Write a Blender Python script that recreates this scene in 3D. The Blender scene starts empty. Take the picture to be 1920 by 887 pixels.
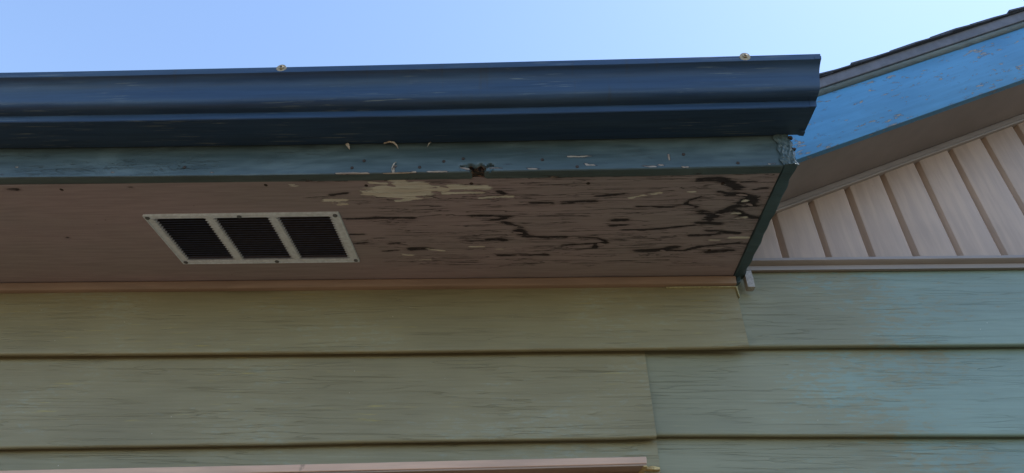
import bpy, math
import numpy as np
from mathutils import Vector, Matrix, Quaternion

sc = bpy.context.scene
C = bpy.context.collection
R = math.radians

# ------------------------------------------------------------------ camera
# origin: on the wall face straight ahead of the photographer, z = 0 at the phone (1.65 m above ground)
GROUND = -1.65
cd = bpy.data.cameras.new('camera')
cam = bpy.data.objects.new('camera', cd)
C.objects.link(cam)
cd.sensor_width = 36.0
cd.lens = 36.0 * 1190.0 / 1920.0
cd.clip_start = 0.02
cd.clip_end = 2000
_p, _y, _r = 0.6165, -0.054, 0.0185
_f = Vector((math.sin(_y) * math.cos(_p), math.cos(_y) * math.cos(_p), math.sin(_p)))
_rt = Vector((math.cos(_y), -math.sin(_y), 0))
_up = _rt.cross(_f)
_R = math.cos(_r) * _rt + math.sin(_r) * _up
_U = -math.sin(_r) * _rt + math.cos(_r) * _up
m = Matrix((_R, _U, -_f)).transposed().to_4x4()
m.translation = Vector((0, -1.44, 0))
cam.matrix_world = m
sc.camera = cam

# ------------------------------------------------------------------ sky and sun (sun behind the house, to the right)
SUN_EL, SUN_AZ = R(64), R(84)
w = bpy.data.worlds.new('World')
sc.world = w
w.use_nodes = True
nt = w.node_tree
nt.nodes.clear()
sky = nt.nodes.new('ShaderNodeTexSky')
sky.sky_type = 'NISHITA'
sky.sun_disc = False
sky.sun_elevation = SUN_EL
sky.sun_rotation = SUN_AZ
sky.air_density = 1.0
sky.dust_density = 0.3
sky.ozone_density = 0.7
bg = nt.nodes.new('ShaderNodeBackground')
bg.inputs['Strength'].default_value = 0.15
ow = nt.nodes.new('ShaderNodeOutputWorld')
nt.links.new(sky.outputs[0], bg.inputs[0])
nt.links.new(bg.outputs[0], ow.inputs[0])
sl = bpy.data.lights.new('sun', 'SUN')
sl.energy = 3.2
sl.angle = R(0.5)
sl.color = (1.0, 0.94, 0.85)
sun = bpy.data.objects.new('sun', sl)
C.objects.link(sun)
sv = Vector((math.sin(SUN_AZ) * math.cos(SUN_EL), math.cos(SUN_AZ) * math.cos(SUN_EL), math.sin(SUN_EL)))
sun.rotation_euler = sv.to_track_quat('Z', 'Y').to_euler()
sun.location = (2, 3, 6)
vs = sc.view_settings
vs.view_transform = 'Standard'
vs.look = 'None'
vs.exposure = 1.17
vs.gamma = 1.0
vs.use_curve_mapping = False

# ------------------------------------------------------------------ node helpers
class N:
    def __init__(s, name):
        s.m = bpy.data.materials.new(name)
        s.m.use_nodes = True
        s.t = s.m.node_tree
        s.t.nodes.clear()
        s.out = s.t.nodes.new('ShaderNodeOutputMaterial')
        s.b = s.t.nodes.new('ShaderNodeBsdfPrincipled')
        s.t.links.new(s.b.outputs[0], s.out.inputs[0])
        s.pos = s.t.nodes.new('ShaderNodeNewGeometry').outputs['Position']
    def put(s, sock, v):
        if isinstance(v, bpy.types.NodeSocket):
            s.t.links.new(v, sock)
        else:
            sock.default_value = v if not isinstance(v, tuple) or len(v) != 3 or sock.type != 'RGBA' else (*v, 1)
    def math(s, op, a, b=0.0, c=0.0, clamp=False):
        n = s.t.nodes.new('ShaderNodeMath'); n.operation = op; n.use_clamp = clamp
        s.put(n.inputs[0], a); s.put(n.inputs[1], b); s.put(n.inputs[2], c)
        return n.outputs[0]
    def scale(s, v, rot=(0, 0, 0), vec=None, loc=(0, 0, 0)):
        n = s.t.nodes.new('ShaderNodeMapping')
        s.t.links.new(vec or s.pos, n.inputs[0])
        n.inputs['Scale'].default_value = v
        n.inputs['Rotation'].default_value = rot
        n.inputs['Location'].default_value = loc
        return n.outputs[0]
    def noise(s, vec, sc_=1.0, det=4, rough=0.55, dist=0.0):
        n = s.t.nodes.new('ShaderNodeTexNoise')
        s.t.links.new(vec, n.inputs['Vector'])
        n.inputs['Scale'].default_value = sc_
        n.inputs['Detail'].default_value = det
        n.inputs['Roughness'].default_value = rough
        n.inputs['Distortion'].default_value = dist
        return n.outputs[0]
    def voronoi(s, vec, sc_=1.0, rnd=1.0):
        n = s.t.nodes.new('ShaderNodeTexVoronoi')
        s.t.links.new(vec, n.inputs['Vector'])
        n.inputs['Scale'].default_value = sc_
        n.inputs['Randomness'].default_value = rnd
        return n.outputs['Distance'], n.outputs['Color']
    def ramp(s, v, lo, hi, a=0.0, b=1.0):
        n = s.t.nodes.new('ShaderNodeMapRange'); n.interpolation_type = 'SMOOTHSTEP'
        s.put(n.inputs[0], v)
        n.inputs[1].default_value = lo; n.inputs[2].default_value = hi
        n.inputs[3].default_value = a; n.inputs[4].default_value = b
        return n.outputs[0]
    def mix(s, f, a, b):
        n = s.t.nodes.new('ShaderNodeMix'); n.data_type = 'RGBA'
        s.put(n.inputs[0], f); s.put(n.inputs[6], a); s.put(n.inputs[7], b)
        return n.outputs[2]
    def mul(s, col, v):
        n = s.t.nodes.new('ShaderNodeMix'); n.data_type = 'RGBA'; n.blend_type = 'MULTIPLY'
        n.inputs[0].default_value = 1.0
        s.put(n.inputs[6], col)
        cc = s.t.nodes.new('ShaderNodeCombineColor')
        for i in range(3): s.put(cc.inputs[i], v)
        s.t.links.new(cc.outputs[0], n.inputs[7])
        return n.outputs[2]
    def attr(s, name):
        n = s.t.nodes.new('ShaderNodeAttribute'); n.attribute_name = name
        return n.outputs['Fac']
    def sep(s):
        n = s.t.nodes.new('ShaderNodeSeparateXYZ'); s.t.links.new(s.pos, n.inputs[0])
        return n.outputs
    def bump(s, h, dist, strength=1.0, prev=None):
        n = s.t.nodes.new('ShaderNodeBump')
        n.inputs['Distance'].default_value = dist
        n.inputs['Strength'].default_value = strength
        s.put(n.inputs['Height'], h)
        if prev: s.t.links.new(prev, n.inputs['Normal'])
        return n.outputs[0]
    def done(s, col, rough=0.5, normal=None, spec=0.5, metal=0.0, coat=0.0):
        s.put(s.b.inputs['Base Color'], col)
        s.put(s.b.inputs['Roughness'], rough)
        s.put(s.b.inputs['Specular IOR Level'], spec)
        s.put(s.b.inputs['Metallic'], metal)
        if coat: s.put(s.b.inputs['Coat Weight'], coat)
        if normal: s.t.links.new(normal, s.b.inputs['Normal'])
        return s.m

def siding_material(name, base, sheen, yellow, sheen_amount, seed, drift=0.0):
    n = N(name)
    px, py, pz = n.sep()
    # every board has its own stretch of grain and a slightly different tone
    oi = n.t.nodes.new('ShaderNodeObjectInfo').outputs['Random']
    va = n.t.nodes.new('ShaderNodeVectorMath'); va.operation = 'ADD'
    n.t.links.new(n.pos, va.inputs[0])
    cx = n.t.nodes.new('ShaderNodeCombineXYZ'); n.put(cx.inputs[0], n.math('MULTIPLY', oi, 17.0)); n.put(cx.inputs[2], n.math('MULTIPLY', oi, 3.3))
    n.t.links.new(cx.outputs[0], va.inputs[1])
    vec = va.outputs[0]
    grain = n.noise(n.scale((7, 7, 170), vec=vec, loc=(seed, 0, 0)), 1, 6, 0.6, 0.6)
    wander = n.noise(n.scale((3, 3, 22), vec=vec, loc=(seed, 2, 1)), 1, 3)
    blot = n.noise(n.scale((30, 30, 120), vec=vec, loc=(seed, 5, 0)), 1, 6, 0.75, 0.6)
    big = n.noise(n.scale((2.2, 2.2, 4.0), vec=vec, loc=(seed, 9, 0)), 1, 3)
    # cracks of the embossed grain: thin dark lines that run along the board
    ck = n.noise(n.scale((2.2, 2.2, 70), vec=vec, loc=(seed, 1, 3)), 1, 2, 0.5, 0.8)
    line = n.math('ABSOLUTE', n.math('SUBTRACT', ck, 0.5))
    crack = n.math('MULTIPLY', n.ramp(line, 0.002, 0.012, 1, 0), n.ramp(wander, 0.40, 0.55))
    gate = n.math('ADD', n.math('MULTIPLY', n.math('SUBTRACT', big, 0.5), 0.55), n.ramp(px, 0.2, 1.3, sheen_amount - drift, sheen_amount + drift) if drift else sheen_amount)
    m1 = n.ramp(n.math('ADD', n.math('ADD', n.math('MULTIPLY', blot, 0.75), n.math('MULTIPLY', grain, 0.25)), gate), 0.58, 0.70)
    col = n.mix(m1, base, sheen)
    col = n.mul(col, n.math('MULTIPLY', n.ramp(big, 0.25, 0.75, 0.86, 1.12), n.ramp(oi, 0, 1, 0.94, 1.06)))
    col = n.mul(col, n.ramp(grain, 0.3, 0.7, 0.94, 1.05))
    yl = n.noise(n.scale((9, 9, 160), loc=(seed, 3, 7)), 1, 4, 0.6)
    yg = n.noise(n.scale((3, 3, 9), loc=(seed, 7, 7)), 1, 2)
    col = n.mix(n.math('MULTIPLY', n.math('MULTIPLY', n.ramp(yl, 0.60, 0.70), n.ramp(yg, 0.45, 0.6)), 0.55), col, yellow)
    col = n.mix(n.math('MULTIPLY', crack, 0.15), col, (0.05, 0.055, 0.05))
    d, c = n.voronoi(n.scale((1, 1, 1), loc=(seed, 0, 0)), 34)
    spk = n.math('MULTIPLY', n.ramp(d, 0.02, 0.05, 1, 0), n.ramp(n.noise(n.scale((4, 4, 4), loc=(seed, 4, 4)), 1, 2), 0.52, 0.58))
    col = n.mix(spk, col, (0.55, 0.52, 0.42))
    h = n.math('SUBTRACT', n.math('MULTIPLY', grain, 0.5), crack)
    nrm = n.bump(h, 0.0009, 0.8)
    nrm = n.bump(n.noise(n.scale((1.5, 1.5, 9)), 1, 2), 0.004, 0.5, nrm)
    rough = n.math('ADD', n.math('MULTIPLY', m1, -0.10), n.ramp(grain, 0.3, 0.7, 0.54, 0.44))
    return n.done(col, rough, nrm, 0.4)

SAGE = (0.265, 0.226, 0.128)
M = {}
M['siding_old'] = siding_material('sage siding paint, faded', SAGE, (0.268, 0.255, 0.172), (0.44, 0.35, 0.10), 0.04, 0.0)  # warm bounced light is mixed into this sage
M['siding_blue'] = siding_material('sage siding paint with blue grey film', (0.265, 0.255, 0.165), (0.228, 0.290, 0.235), (0.28, 0.26, 0.16), 0.10, 13.0, 0.20)  # glossier film patches, coloured with reflected sky blue, stronger to the right

def taupe(name, col, rough, streak=(40, 40, 6), bumpd=0.0005, seed=0.0):
    n = N(name)
    g = n.noise(n.scale(streak, loc=(seed, 0, 0)), 1, 5, 0.6, 0.3)
    big = n.noise(n.scale((3, 3, 3), loc=(seed, 1, 0)), 1, 3)
    fine = n.noise(n.pos, 420, 2)
    c = n.mul(n.mul(col, n.ramp(g, 0.3, 0.7, 0.90, 1.08)), n.ramp(big, 0.3, 0.7, 0.90, 1.08))
    dirt = n.noise(n.scale((14, 14, 14), loc=(seed, 3, 3)), 1, 6, 0.7)
    c = n.mix(n.ramp(dirt, 0.66, 0.74, 0, 0.5), c, (0.10, 0.07, 0.05))
    return n.done(c, n.ramp(g, 0.3, 0.7, rough - 0.05, rough + 0.08), n.bump(n.math('ADD', g, n.math('MULTIPLY', fine, 0.25)), bumpd, 0.7), 0.5)
M['taupe'] = taupe('taupe gable paint', (0.46, 0.330, 0.252), 0.42, (60, 60, 5), 0.0002)
M['taupe_trim'] = taupe('taupe trim paint', (0.30, 0.245, 0.215), 0.45, (6, 60, 60), 0.0004, 4.0)
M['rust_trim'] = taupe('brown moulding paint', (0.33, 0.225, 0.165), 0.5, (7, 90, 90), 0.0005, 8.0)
M['pink_trim'] = taupe('pale pink taupe paint', (0.62, 0.40, 0.29), 0.5, (6, 60, 60), 0.0005, 6.0)
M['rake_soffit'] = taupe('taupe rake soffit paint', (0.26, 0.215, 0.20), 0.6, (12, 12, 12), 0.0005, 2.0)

# weathered eave soffit: brown paint over plywood; stain, bare and weather fields come with the mesh
n = N('weathered brown soffit paint')
st, ba, we = n.attr('stain'), n.attr('bare'), n.attr('weather')
streak = n.noise(n.scale((8, 140, 1)), 1, 5, 0.65, 0.35)
rag = n.math('ADD', n.math('MULTIPLY', n.noise(n.scale((12, 120, 1), loc=(3, 0, 0)), 1, 7, 0.74, 0.4), 0.6), n.math('MULTIPLY', n.noise(n.scale((24, 240, 1), loc=(9, 0, 0)), 1, 6, 0.7, 0.3), 0.4))
big = n.noise(n.scale((2.2, 5, 1), loc=(7, 0, 0)), 1, 3)
col = n.mix(n.ramp(big, 0.35, 0.68), (0.335, 0.290, 0.300), (0.375, 0.302, 0.322))
col = n.mul(col, n.ramp(streak, 0.3, 0.7, 0.88, 1.10))
cr = n.noise(n.scale((4.5, 85, 1), loc=(1, 0, 5)), 1, 4, 0.6, 0.6)
cg = n.noise(n.scale((7, 24, 1), loc=(4, 4, 5)), 1, 3)
ln = n.math('ABSOLUTE', n.math('SUBTRACT', cr, 0.5))
crack = n.math('MULTIPLY', n.ramp(ln, 0.006, 0.018, 1, 0), n.ramp(n.math('ADD', cg, n.math('MULTIPLY', n.math('SUBTRACT', we, 1.0), 0.35)), 0.36, 0.50))
col = n.mix(n.math('MULTIPLY', crack, 0.8), col, (0.020, 0.016, 0.022))
rs = n.math('ADD', st, n.math('MULTIPLY', n.math('SUBTRACT', rag, 0.5), 3.4))
smask = n.math('MULTIPLY', n.ramp(rs, 0.60, 0.74), n.ramp(st, 0.02, 0.12))
halo = n.math('MULTIPLY', n.ramp(n.math('ADD', st, n.math('MULTIPLY', n.math('SUBTRACT', rag, 0.5), 1.6)), 0.10, 0.42), n.ramp(st, 0.01, 0.08))
col = n.mix(n.math('MULTIPLY', halo, 0.22), col, (0.085, 0.048, 0.045))
col = n.mix(n.math('MULTIPLY', smask, 0.90), col, (0.012, 0.010, 0.016))
rb = n.math('ADD', ba, n.math('MULTIPLY', n.math('SUBTRACT', rag, 0.5), 3.4))
bmask = n.math('MULTIPLY', n.ramp(rb, 0.50, 0.56), n.ramp(ba, 0.03, 0.15))
col = n.mix(bmask, col, n.mix(n.ramp(streak, 0.4, 0.65), (0.78, 0.78, 0.72), (0.70, 0.65, 0.56)))
spotd, _ = n.voronoi(n.scale((1, 1.6, 1)), 26)
sp = n.math('MULTIPLY', n.ramp(spotd, 0.03, 0.07, 1, 0), n.ramp(n.noise(n.pos, 5, 2), 0.55, 0.6))
col = n.mix(n.math('MULTIPLY', sp, 0.8), col, (0.03, 0.02, 0.02))
h = n.math('ADD', n.math('SUBTRACT', n.math('MULTIPLY', streak, 0.35), n.math('MULTIPLY', crack, 0.9)),
           n.math('MULTIPLY', n.math('ADD', bmask, n.math('MULTIPLY', smask, 0.7)), -0.9))
nrm = n.bump(h, 0.0012, 0.9)
M['soffit'] = n.done(col, n.math('ADD', 0.55, n.math('MULTIPLY', smask, 0.2)), nrm, 0.4)

def trim_paint(name, col, sheen, rough, flake=True, axis=(5, 60, 60), seed=0.0):
    """teal trim paint, hand brushed; 'flake' field shows bare wood, 'rot' shows decayed wood"""
    n = N(name)
    br = n.noise(n.scale((axis[0] * 2, axis[1] * 2.0, axis[2] * 2.0), loc=(seed, 0, 0)), 1, 5, 0.6, 0.4)
    big = n.noise(n.scale((3.5, 14, 14), loc=(seed, 2, 0)), 1, 4, 0.6, 0.6)
    c = n.mix(n.ramp(big, 0.42, 0.66), col, sheen)
    c = n.mul(c, n.ramp(br, 0.3, 0.7, 0.85, 1.12))
    h = n.math('MULTIPLY', br, 0.5)
    ck = n.noise(n.scale((12, 130, 130), loc=(seed, 5, 2)), 1, 4, 0.65, 0.8)
    cg = n.noise(n.scale((5, 16, 16), loc=(seed, 8, 2)), 1, 3)
    crk = n.math('MULTIPLY', n.ramp(n.math('ABSOLUTE', n.math('SUBTRACT', ck, 0.5)), 0.0, 0.012, 1, 0), n.ramp(cg, 0.52, 0.64))
    c = n.mix(n.math('MULTIPLY', crk, 0.75), c, (0.02, 0.025, 0.03))
    h = n.math('SUBTRACT', h, crk)
    if flake:
        fl, ro = n.attr('flake'), n.attr('rot')
        rag = n.noise(n.scale((60, 240, 240), loc=(seed, 1, 1)), 1, 5, 0.7, 0.4)
        f = n.math('MULTIPLY', n.ramp(n.math('ADD', fl, n.math('MULTIPLY', n.math('SUBTRACT', rag, 0.5), 1.5)), 0.42, 0.5), n.ramp(fl, 0.04, 0.15))
        edge = n.math('MULTIPLY', n.ramp(n.math('ADD', fl, n.math('MULTIPLY', n.math('SUBTRACT', rag, 0.5), 1.5)), 0.18, 0.34), n.ramp(fl, 0.02, 0.1))
        c = n.mix(n.math('MULTIPLY', edge, 0.8), c, (0.025, 0.022, 0.03))
        c = n.mix(f, c, n.mix(n.ramp(br, 0.4, 0.6), (0.40, 0.33, 0.26), (0.20, 0.15, 0.12)))
        wood = n.mix(n.ramp(rag, 0.50, 0.62), (0.014, 0.010, 0.010), (0.30, 0.16, 0.09))
        c = n.mix(n.ramp(n.math('ADD', ro, n.math('MULTIPLY', n.math('SUBTRACT', rag, 0.5), 0.5)), 0.35, 0.5), c, wood)
        h = n.math('SUBTRACT', h, n.math('MULTIPLY', f, 1.2))
    nrm = n.bump(h, 0.0009, 0.8)
    nrm = n.bump(big, 0.003, 0.6, nrm)
    return n.done(c, n.ramp(br, 0.3, 0.7, rough - 0.06, rough + 0.1), nrm, 0.5)
M['fascia'] = trim_paint('teal fascia paint', (0.062, 0.094, 0.102), (0.100, 0.142, 0.150), 0.36)
M['end_board'] = trim_paint('dark teal end board paint', (0.040, 0.078, 0.094), (0.050, 0.092, 0.108), 0.42, False, seed=5.0)

# rake board, sky blue light put into its paint; little flakes along grain
n = N('bright blue rake board paint')
v = n.scale((1, 1, 1), rot=(0, math.atan(0.41), 0))
br = n.noise(n.scale((5, 60, 60), vec=v), 1, 5, 0.6, 0.4)
big = n.noise(n.pos, 4, 3)
c = n.mix(n.ramp(big, 0.3, 0.7), (0.055, 0.215, 0.40), (0.075, 0.260, 0.46))
c = n.mul(c, n.ramp(br, 0.3, 0.7, 0.9, 1.08))
fl = n.noise(n.scale((26, 90, 90), vec=v, loc=(2, 0, 0)), 1, 5, 0.7, 0.5)
fg = n.noise(n.scale((5, 9, 9), vec=v, loc=(5, 0, 0)), 1, 3)
px, py, pz = n.sep()
fm = n.ramp(n.math('ADD', fl, n.math('MULTIPLY', fg, 0.28)), 0.755, 0.775)
fe = n.ramp(n.math('ADD', fl, n.math('MULTIPLY', fg, 0.28)), 0.725, 0.75)
c = n.mix(n.math('MULTIPLY', fe, 0.7), c, (0.05, 0.07, 0.10))
c = n.mix(fm, c, (0.30, 0.27, 0.24))
M['rake'] = n.done(c, 0.5, n.bump(n.math('SUBTRACT', n.math('MULTIPLY', br, 0.4), fm), 0.0008, 0.8), 0.4)

# gutter: dark slate navy paint with pale scuffs along the run
def gutter_paint(name, c0, c1, scuff_amt, r0, r1):
    n = N(name)
    br = n.noise(n.scale((5, 120, 150)), 1, 5, 0.6, 0.3)
    big = n.noise(n.scale((2.5, 20, 24)), 1, 3)
    sc1 = n.noise(n.scale((10, 260, 330), loc=(3, 0, 0)), 1, 4, 0.6, 0.35)
    sg = n.noise(n.scale((4.5, 12, 16), loc=(8.3, 0, 0)), 1, 3)
    scuff = n.math('MULTIPLY', n.ramp(sc1, 0.58, 0.68), n.ramp(sg, 0.48, 0.62))
    c = n.mix(n.ramp(big, 0.35, 0.7), c0, c1)
    c = n.mul(c, n.ramp(br, 0.3, 0.7, 0.86, 1.14))
    c = n.mix(n.math('MULTIPLY', scuff, scuff_amt), c, (0.30, 0.34, 0.30))
    run = n.noise(n.scale((55, 4, 5), loc=(2, 0, 0)), 1, 4, 0.6)
    rg = n.noise(n.scale((3, 3, 3), loc=(6, 0, 0)), 1, 3)
    c = n.mix(n.math('MULTIPLY', n.math('MULTIPLY', n.ramp(run, 0.56, 0.68), n.ramp(rg, 0.45, 0.62)), 0.35), c, (0.05, 0.05, 0.045))
    nrm = n.bump(br, 0.0005, 0.6)
    nrm = n.bump(n.noise(n.scale((3.5, 9, 11)), 1, 3), 0.006, 0.6, nrm)
    return n.done(c, n.ramp(br, 0.3, 0.7, r0, r1), nrm, 0.26)
M['gutter'] = gutter_paint('slate navy gutter paint', (0.028, 0.060, 0.118), (0.038, 0.072, 0.122), 0.45, 0.34, 0.46)

def plain(name, col, rough, metal=0.0, var=0.15, sc_=60, bumpd=0.0004):
    n = N(name)
    g = n.noise(n.pos, sc_, 5, 0.65)
    c = n.mul(col, n.ramp(g, 0.3, 0.7, 1 - var, 1 + var))
    return n.done(c, n.ramp(g, 0.3, 0.7, rough - 0.08, rough + 0.08), n.bump(g, bumpd, 0.7), 0.5, metal)
M['vent'] = plain('painted grey vent metal', (0.74, 0.82, 0.90), 0.45, 0.0, 0.12, 90)
M['slat'] = plain('dusty dark louvre metal', (0.075, 0.100, 0.165), 0.40, 0.0, 0.4, 120)  # shade between the louvres is put into their colour
M['screw'] = plain('dull steel screw', (0.16, 0.17, 0.18), 0.45, 0.6, 0.3, 300)
M['washer'] = plain('tan zinc washer', (0.36, 0.28, 0.17), 0.45, 0.2, 0.25, 250)
M['nail'] = plain('rusty nail head', (0.05, 0.035, 0.03), 0.7, 0.2, 0.5, 300)
M['curl'] = plain('curled bare paint', (0.48, 0.40, 0.32), 0.6, 0.0, 0.3, 200)
M['cream'] = plain('yellow cream caulk', (0.48, 0.44, 0.25), 0.6, 0.0, 0.25, 200)
M['bare_wood'] = plain('bare yellow wood', (0.55, 0.40, 0.17), 0.6, 0.0, 0.3, 160)
M['flashing'] = plain('pale grey flashing metal', (0.42, 0.38, 0.34), 0.5, 0.2, 0.25, 150)
M['drip'] = plain('grey drip edge metal', (0.125, 0.125, 0.150), 0.6, 0.0, 0.25, 30)
M['shingle'] = plain('dark asphalt shingle', (0.060, 0.066, 0.085), 0.9, 0.0, 0.5, 260, 0.002)
M['deck'] = plain('roof sheathing', (0.22, 0.16, 0.10), 0.8)
M['decking'] = plain('orange brown deck timber', (0.125, 0.074, 0.036), 0.7, 0.0, 0.2, 12)
M['wallback'] = plain('wall sheathing', (0.16, 0.13, 0.10), 0.8)
n = N('dry lawn and bare earth')
a = n.noise(n.pos, 1.3, 6, 0.65)
b = n.noise(n.pos, 40, 5, 0.7)
c = n.mix(n.ramp(a, 0.4, 0.6), (0.062, 0.058, 0.034), (0.082, 0.070, 0.044))
M['ground'] = n.done(n.mul(c, n.ramp(b, 0.3, 0.7, 0.6, 1.3)), 0.95, n.bump(b, 0.02), 0.2)

# ------------------------------------------------------------------ mesh helpers
def tag(o, label=None, cat=None, group=None, kind=None):
    if label: o['label'] = label
    if cat: o['category'] = cat
    if group: o['group'] = group
    o['kind'] = kind or 'thing'
    return o

def world_loc(o):
    v = Vector((0, 0, 0))
    while o: v = v + o.location; o = o.parent
    return v

def empty(name, loc, label, cat, group=None):
    o = bpy.data.objects.new(name, None)
    o.empty_display_size = 0.05
    C.objects.link(o); o.location = loc
    return tag(o, label, cat, group)

def mesh(name, verts, faces, mat, parent=None, smooth=None, bevel=0.0, solid=0.0, attrs=None):
    """one mesh object from world coordinates; its origin goes to the middle of its base"""
    V = np.asarray(verts, dtype=float)
    base = Vector(((V[:, 0].min() + V[:, 0].max()) / 2, (V[:, 1].min() + V[:, 1].max()) / 2, V[:, 2].min()))
    me = bpy.data.meshes.new(name)
    me.from_pydata((V - np.array(base)).tolist(), [], [list(f) for f in faces])
    me.materials.append(mat)
    if attrs:
        for k, a in attrs.items():
            at = me.attributes.new(k, 'FLOAT', 'POINT'); at.data.foreach_set('value', np.asarray(a, dtype=np.float32))
    if smooth is not None:
        me.shade_smooth(); me.set_sharp_from_angle(angle=R(smooth))
    me.update()
    o = bpy.data.objects.new(name, me)
    C.objects.link(o)
    if parent: o.parent = parent
    o.location = base - (world_loc(parent) if parent else Vector((0, 0, 0)))
    if solid:
        s = o.modifiers.new('solid', 'SOLIDIFY'); s.thickness = abs(solid); s.offset = 1 if solid > 0 else -1
        es = o.modifiers.new('split', 'EDGE_SPLIT'); es.split_angle = R(smooth or 30)
    if bevel:
        b = o.modifiers.new('bevel', 'BEVEL'); b.width = bevel; b.segments = 2; b.limit_method = 'ANGLE'
    return o

def dup(o, parent, world):
    c = o.copy(); C.objects.link(c); c.parent = parent
    c.location = Vector(world) - (world_loc(parent) if parent else Vector((0, 0, 0)))
    return c

def box_vf(x0, x1, y0, y1, z0, z1):
    v = [(x, y, z) for x in (x0, x1) for y in (y0, y1) for z in (z0, z1)]
    f = [(0, 1, 3, 2), (4, 6, 7, 5), (0, 4, 5, 1), (2, 3, 7, 6), (0, 2, 6, 4), (1, 5, 7, 3)]
    return v, f

def loft(xs, section, caps=True, closed=True):
    """sweep a (y, z) cross-section along x; section(x) gives the list of points"""
    V, F = [], []
    k = None
    for x in xs:
        s = section(x)
        k = len(s)
        V += [(p[2] if len(p) > 2 else x, p[0], p[1]) for p in s]
    for i in range(len(xs) - 1):
        for j in range(k if closed else k - 1):
            a, b = i * k + j, i * k + (j + 1) % k
            F.append((a, b, b + k, a + k))
    if caps and closed:
        F.append(tuple(range(k - 1, -1, -1))); F.append(tuple((len(xs) - 1) * k + j for j in range(k)))
    return V, F

def field(P, strokes, unit, stretch):
    """soft mask of the strokes at the 2-D points P"""
    out = np.zeros(len(P))
    for wd, pts in strokes:
        wd = wd * unit
        for (a, b) in zip(pts[:-1], pts[1:]):
            a = np.array(a) / (stretch, 1); b = np.array(b) / (stretch, 1)
            Q = P / (stretch, 1)
            ab = b - a
            t = np.clip(((Q - a) @ ab) / max(ab @ ab, 1e-12), 0, 1)
            d = np.linalg.norm(Q - a - t[:, None] * ab, axis=1)
            out = np.maximum(out, np.exp(-(d / wd) ** 2))
    return out

# stains and bare patches on the soffit (x, y in metres; width) and flakes on the fascia (x, z)
DARK= [(5, [(-0.155, -0.288), (-0.106, -0.288), (-0.073, -0.283)]), (4, [(-0.112, -0.271), (-0.08, -0.277)]), (5, [(-0.083, -0.263), (-0.064, -0.251), (-0.046, -0.243)]), (8, [(-0.049, -0.228), (-0.038, -0.212), (-0.02, -0.201)]), (6, [(-0.02, -0.201), (0.026, -0.198), (0.056, -0.199)]), (4, [(0.095, -0.195), (0.136, -0.193), (0.155, -0.181), (0.158, -0.173), (0.138, -0.169), (0.059, -0.165)]), (4, [(0.133, -0.164), (0.134, -0.151), (0.092, -0.145)]), (5, [(-0.445, -0.284), (-0.373, -0.286), (-0.293, -0.284)]), (6, [(-0.013, -0.331), (0.025, -0.33)]), (6, [(0.053, -0.331), (0.08, -0.333), (0.119, -0.334)]), (6, [(0.171, -0.262), (0.193, -0.262)]), (4, [(0.164, -0.242), (0.2, -0.243)]), (7, [(-0.122, -0.194), (-0.099, -0.195), (-0.09, -0.191)]), (3, [(-0.169, -0.188), (-0.141, -0.19)]), (8, [(-0.315, -0.158), (-0.281, -0.158)]), (5, [(-0.103, -0.125), (-0.065, -0.122)]), (4, [(-0.048, -0.123), (0.017, -0.124)]), (4, [(-0.45, -0.223), (-0.422, -0.223)]), (4, [(-0.365, -0.183), (-0.343, -0.185)]), (3, [(-0.452, -0.185), (-0.42, -0.189)]), (4, [(0.13, -0.353), (0.184, -0.358)]), (4, [(-0.088, -0.375), (-0.076, -0.365)]), (4, [(-0.457, -0.371), (-0.422, -0.377)]), (3, [(-0.388, -0.15), (-0.354, -0.153)]), (8, [(0.341, -0.401), (0.374, -0.404), (0.403, -0.392), (0.424, -0.372)]), (9, [(0.412, -0.352), (0.439, -0.35), (0.458, -0.342), (0.47, -0.309)]), (4, [(0.219, -0.312), (0.287, -0.31), (0.326, -0.317), (0.35, -0.309)]), (3, [(0.352, -0.345), (0.328, -0.331), (0.322, -0.317)]), (9, [(0.363, -0.287), (0.393, -0.276), (0.387, -0.262)]), (7, [(0.393, -0.276), (0.417, -0.292), (0.439, -0.314), (0.453, -0.328)]), (7, [(0.433, -0.299), (0.457, -0.275), (0.492, -0.264)]), (8, [(0.369, -0.247), (0.41, -0.242)]), (6, [(0.357, -0.196), (0.4, -0.198), (0.418, -0.201)]), (5, [(0.391, -0.218), (0.465, -0.204)]), (8, [(0.242, -0.136), (0.279, -0.135), (0.327, -0.148)]), (5, [(0.279, -0.135), (0.354, -0.134), (0.39, -0.151), (0.476, -0.162)]), (8, [(0.41, -0.126), (0.458, -0.131)]), (4, [(0.46, -0.367), (0.487, -0.371)]), (6, [(0.173, -0.263), (0.197, -0.263)]), (4, [(0.196, -0.224), (0.243, -0.224), (0.3, -0.229), (0.359, -0.239)]), (4, [(0.388, -0.361), (0.426, -0.349)]), (4, [(0.428, -0.391), (0.457, -0.394)]), (6, [(0.473, -0.428), (0.498, -0.43)]), (5, [(-1.163, -0.408), (-1.151, -0.408)]), (3, [(-1.152, -0.224), (-1.15, -0.224)]), (3, [(-0.893, -0.409), (-0.889, -0.409)])]
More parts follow.
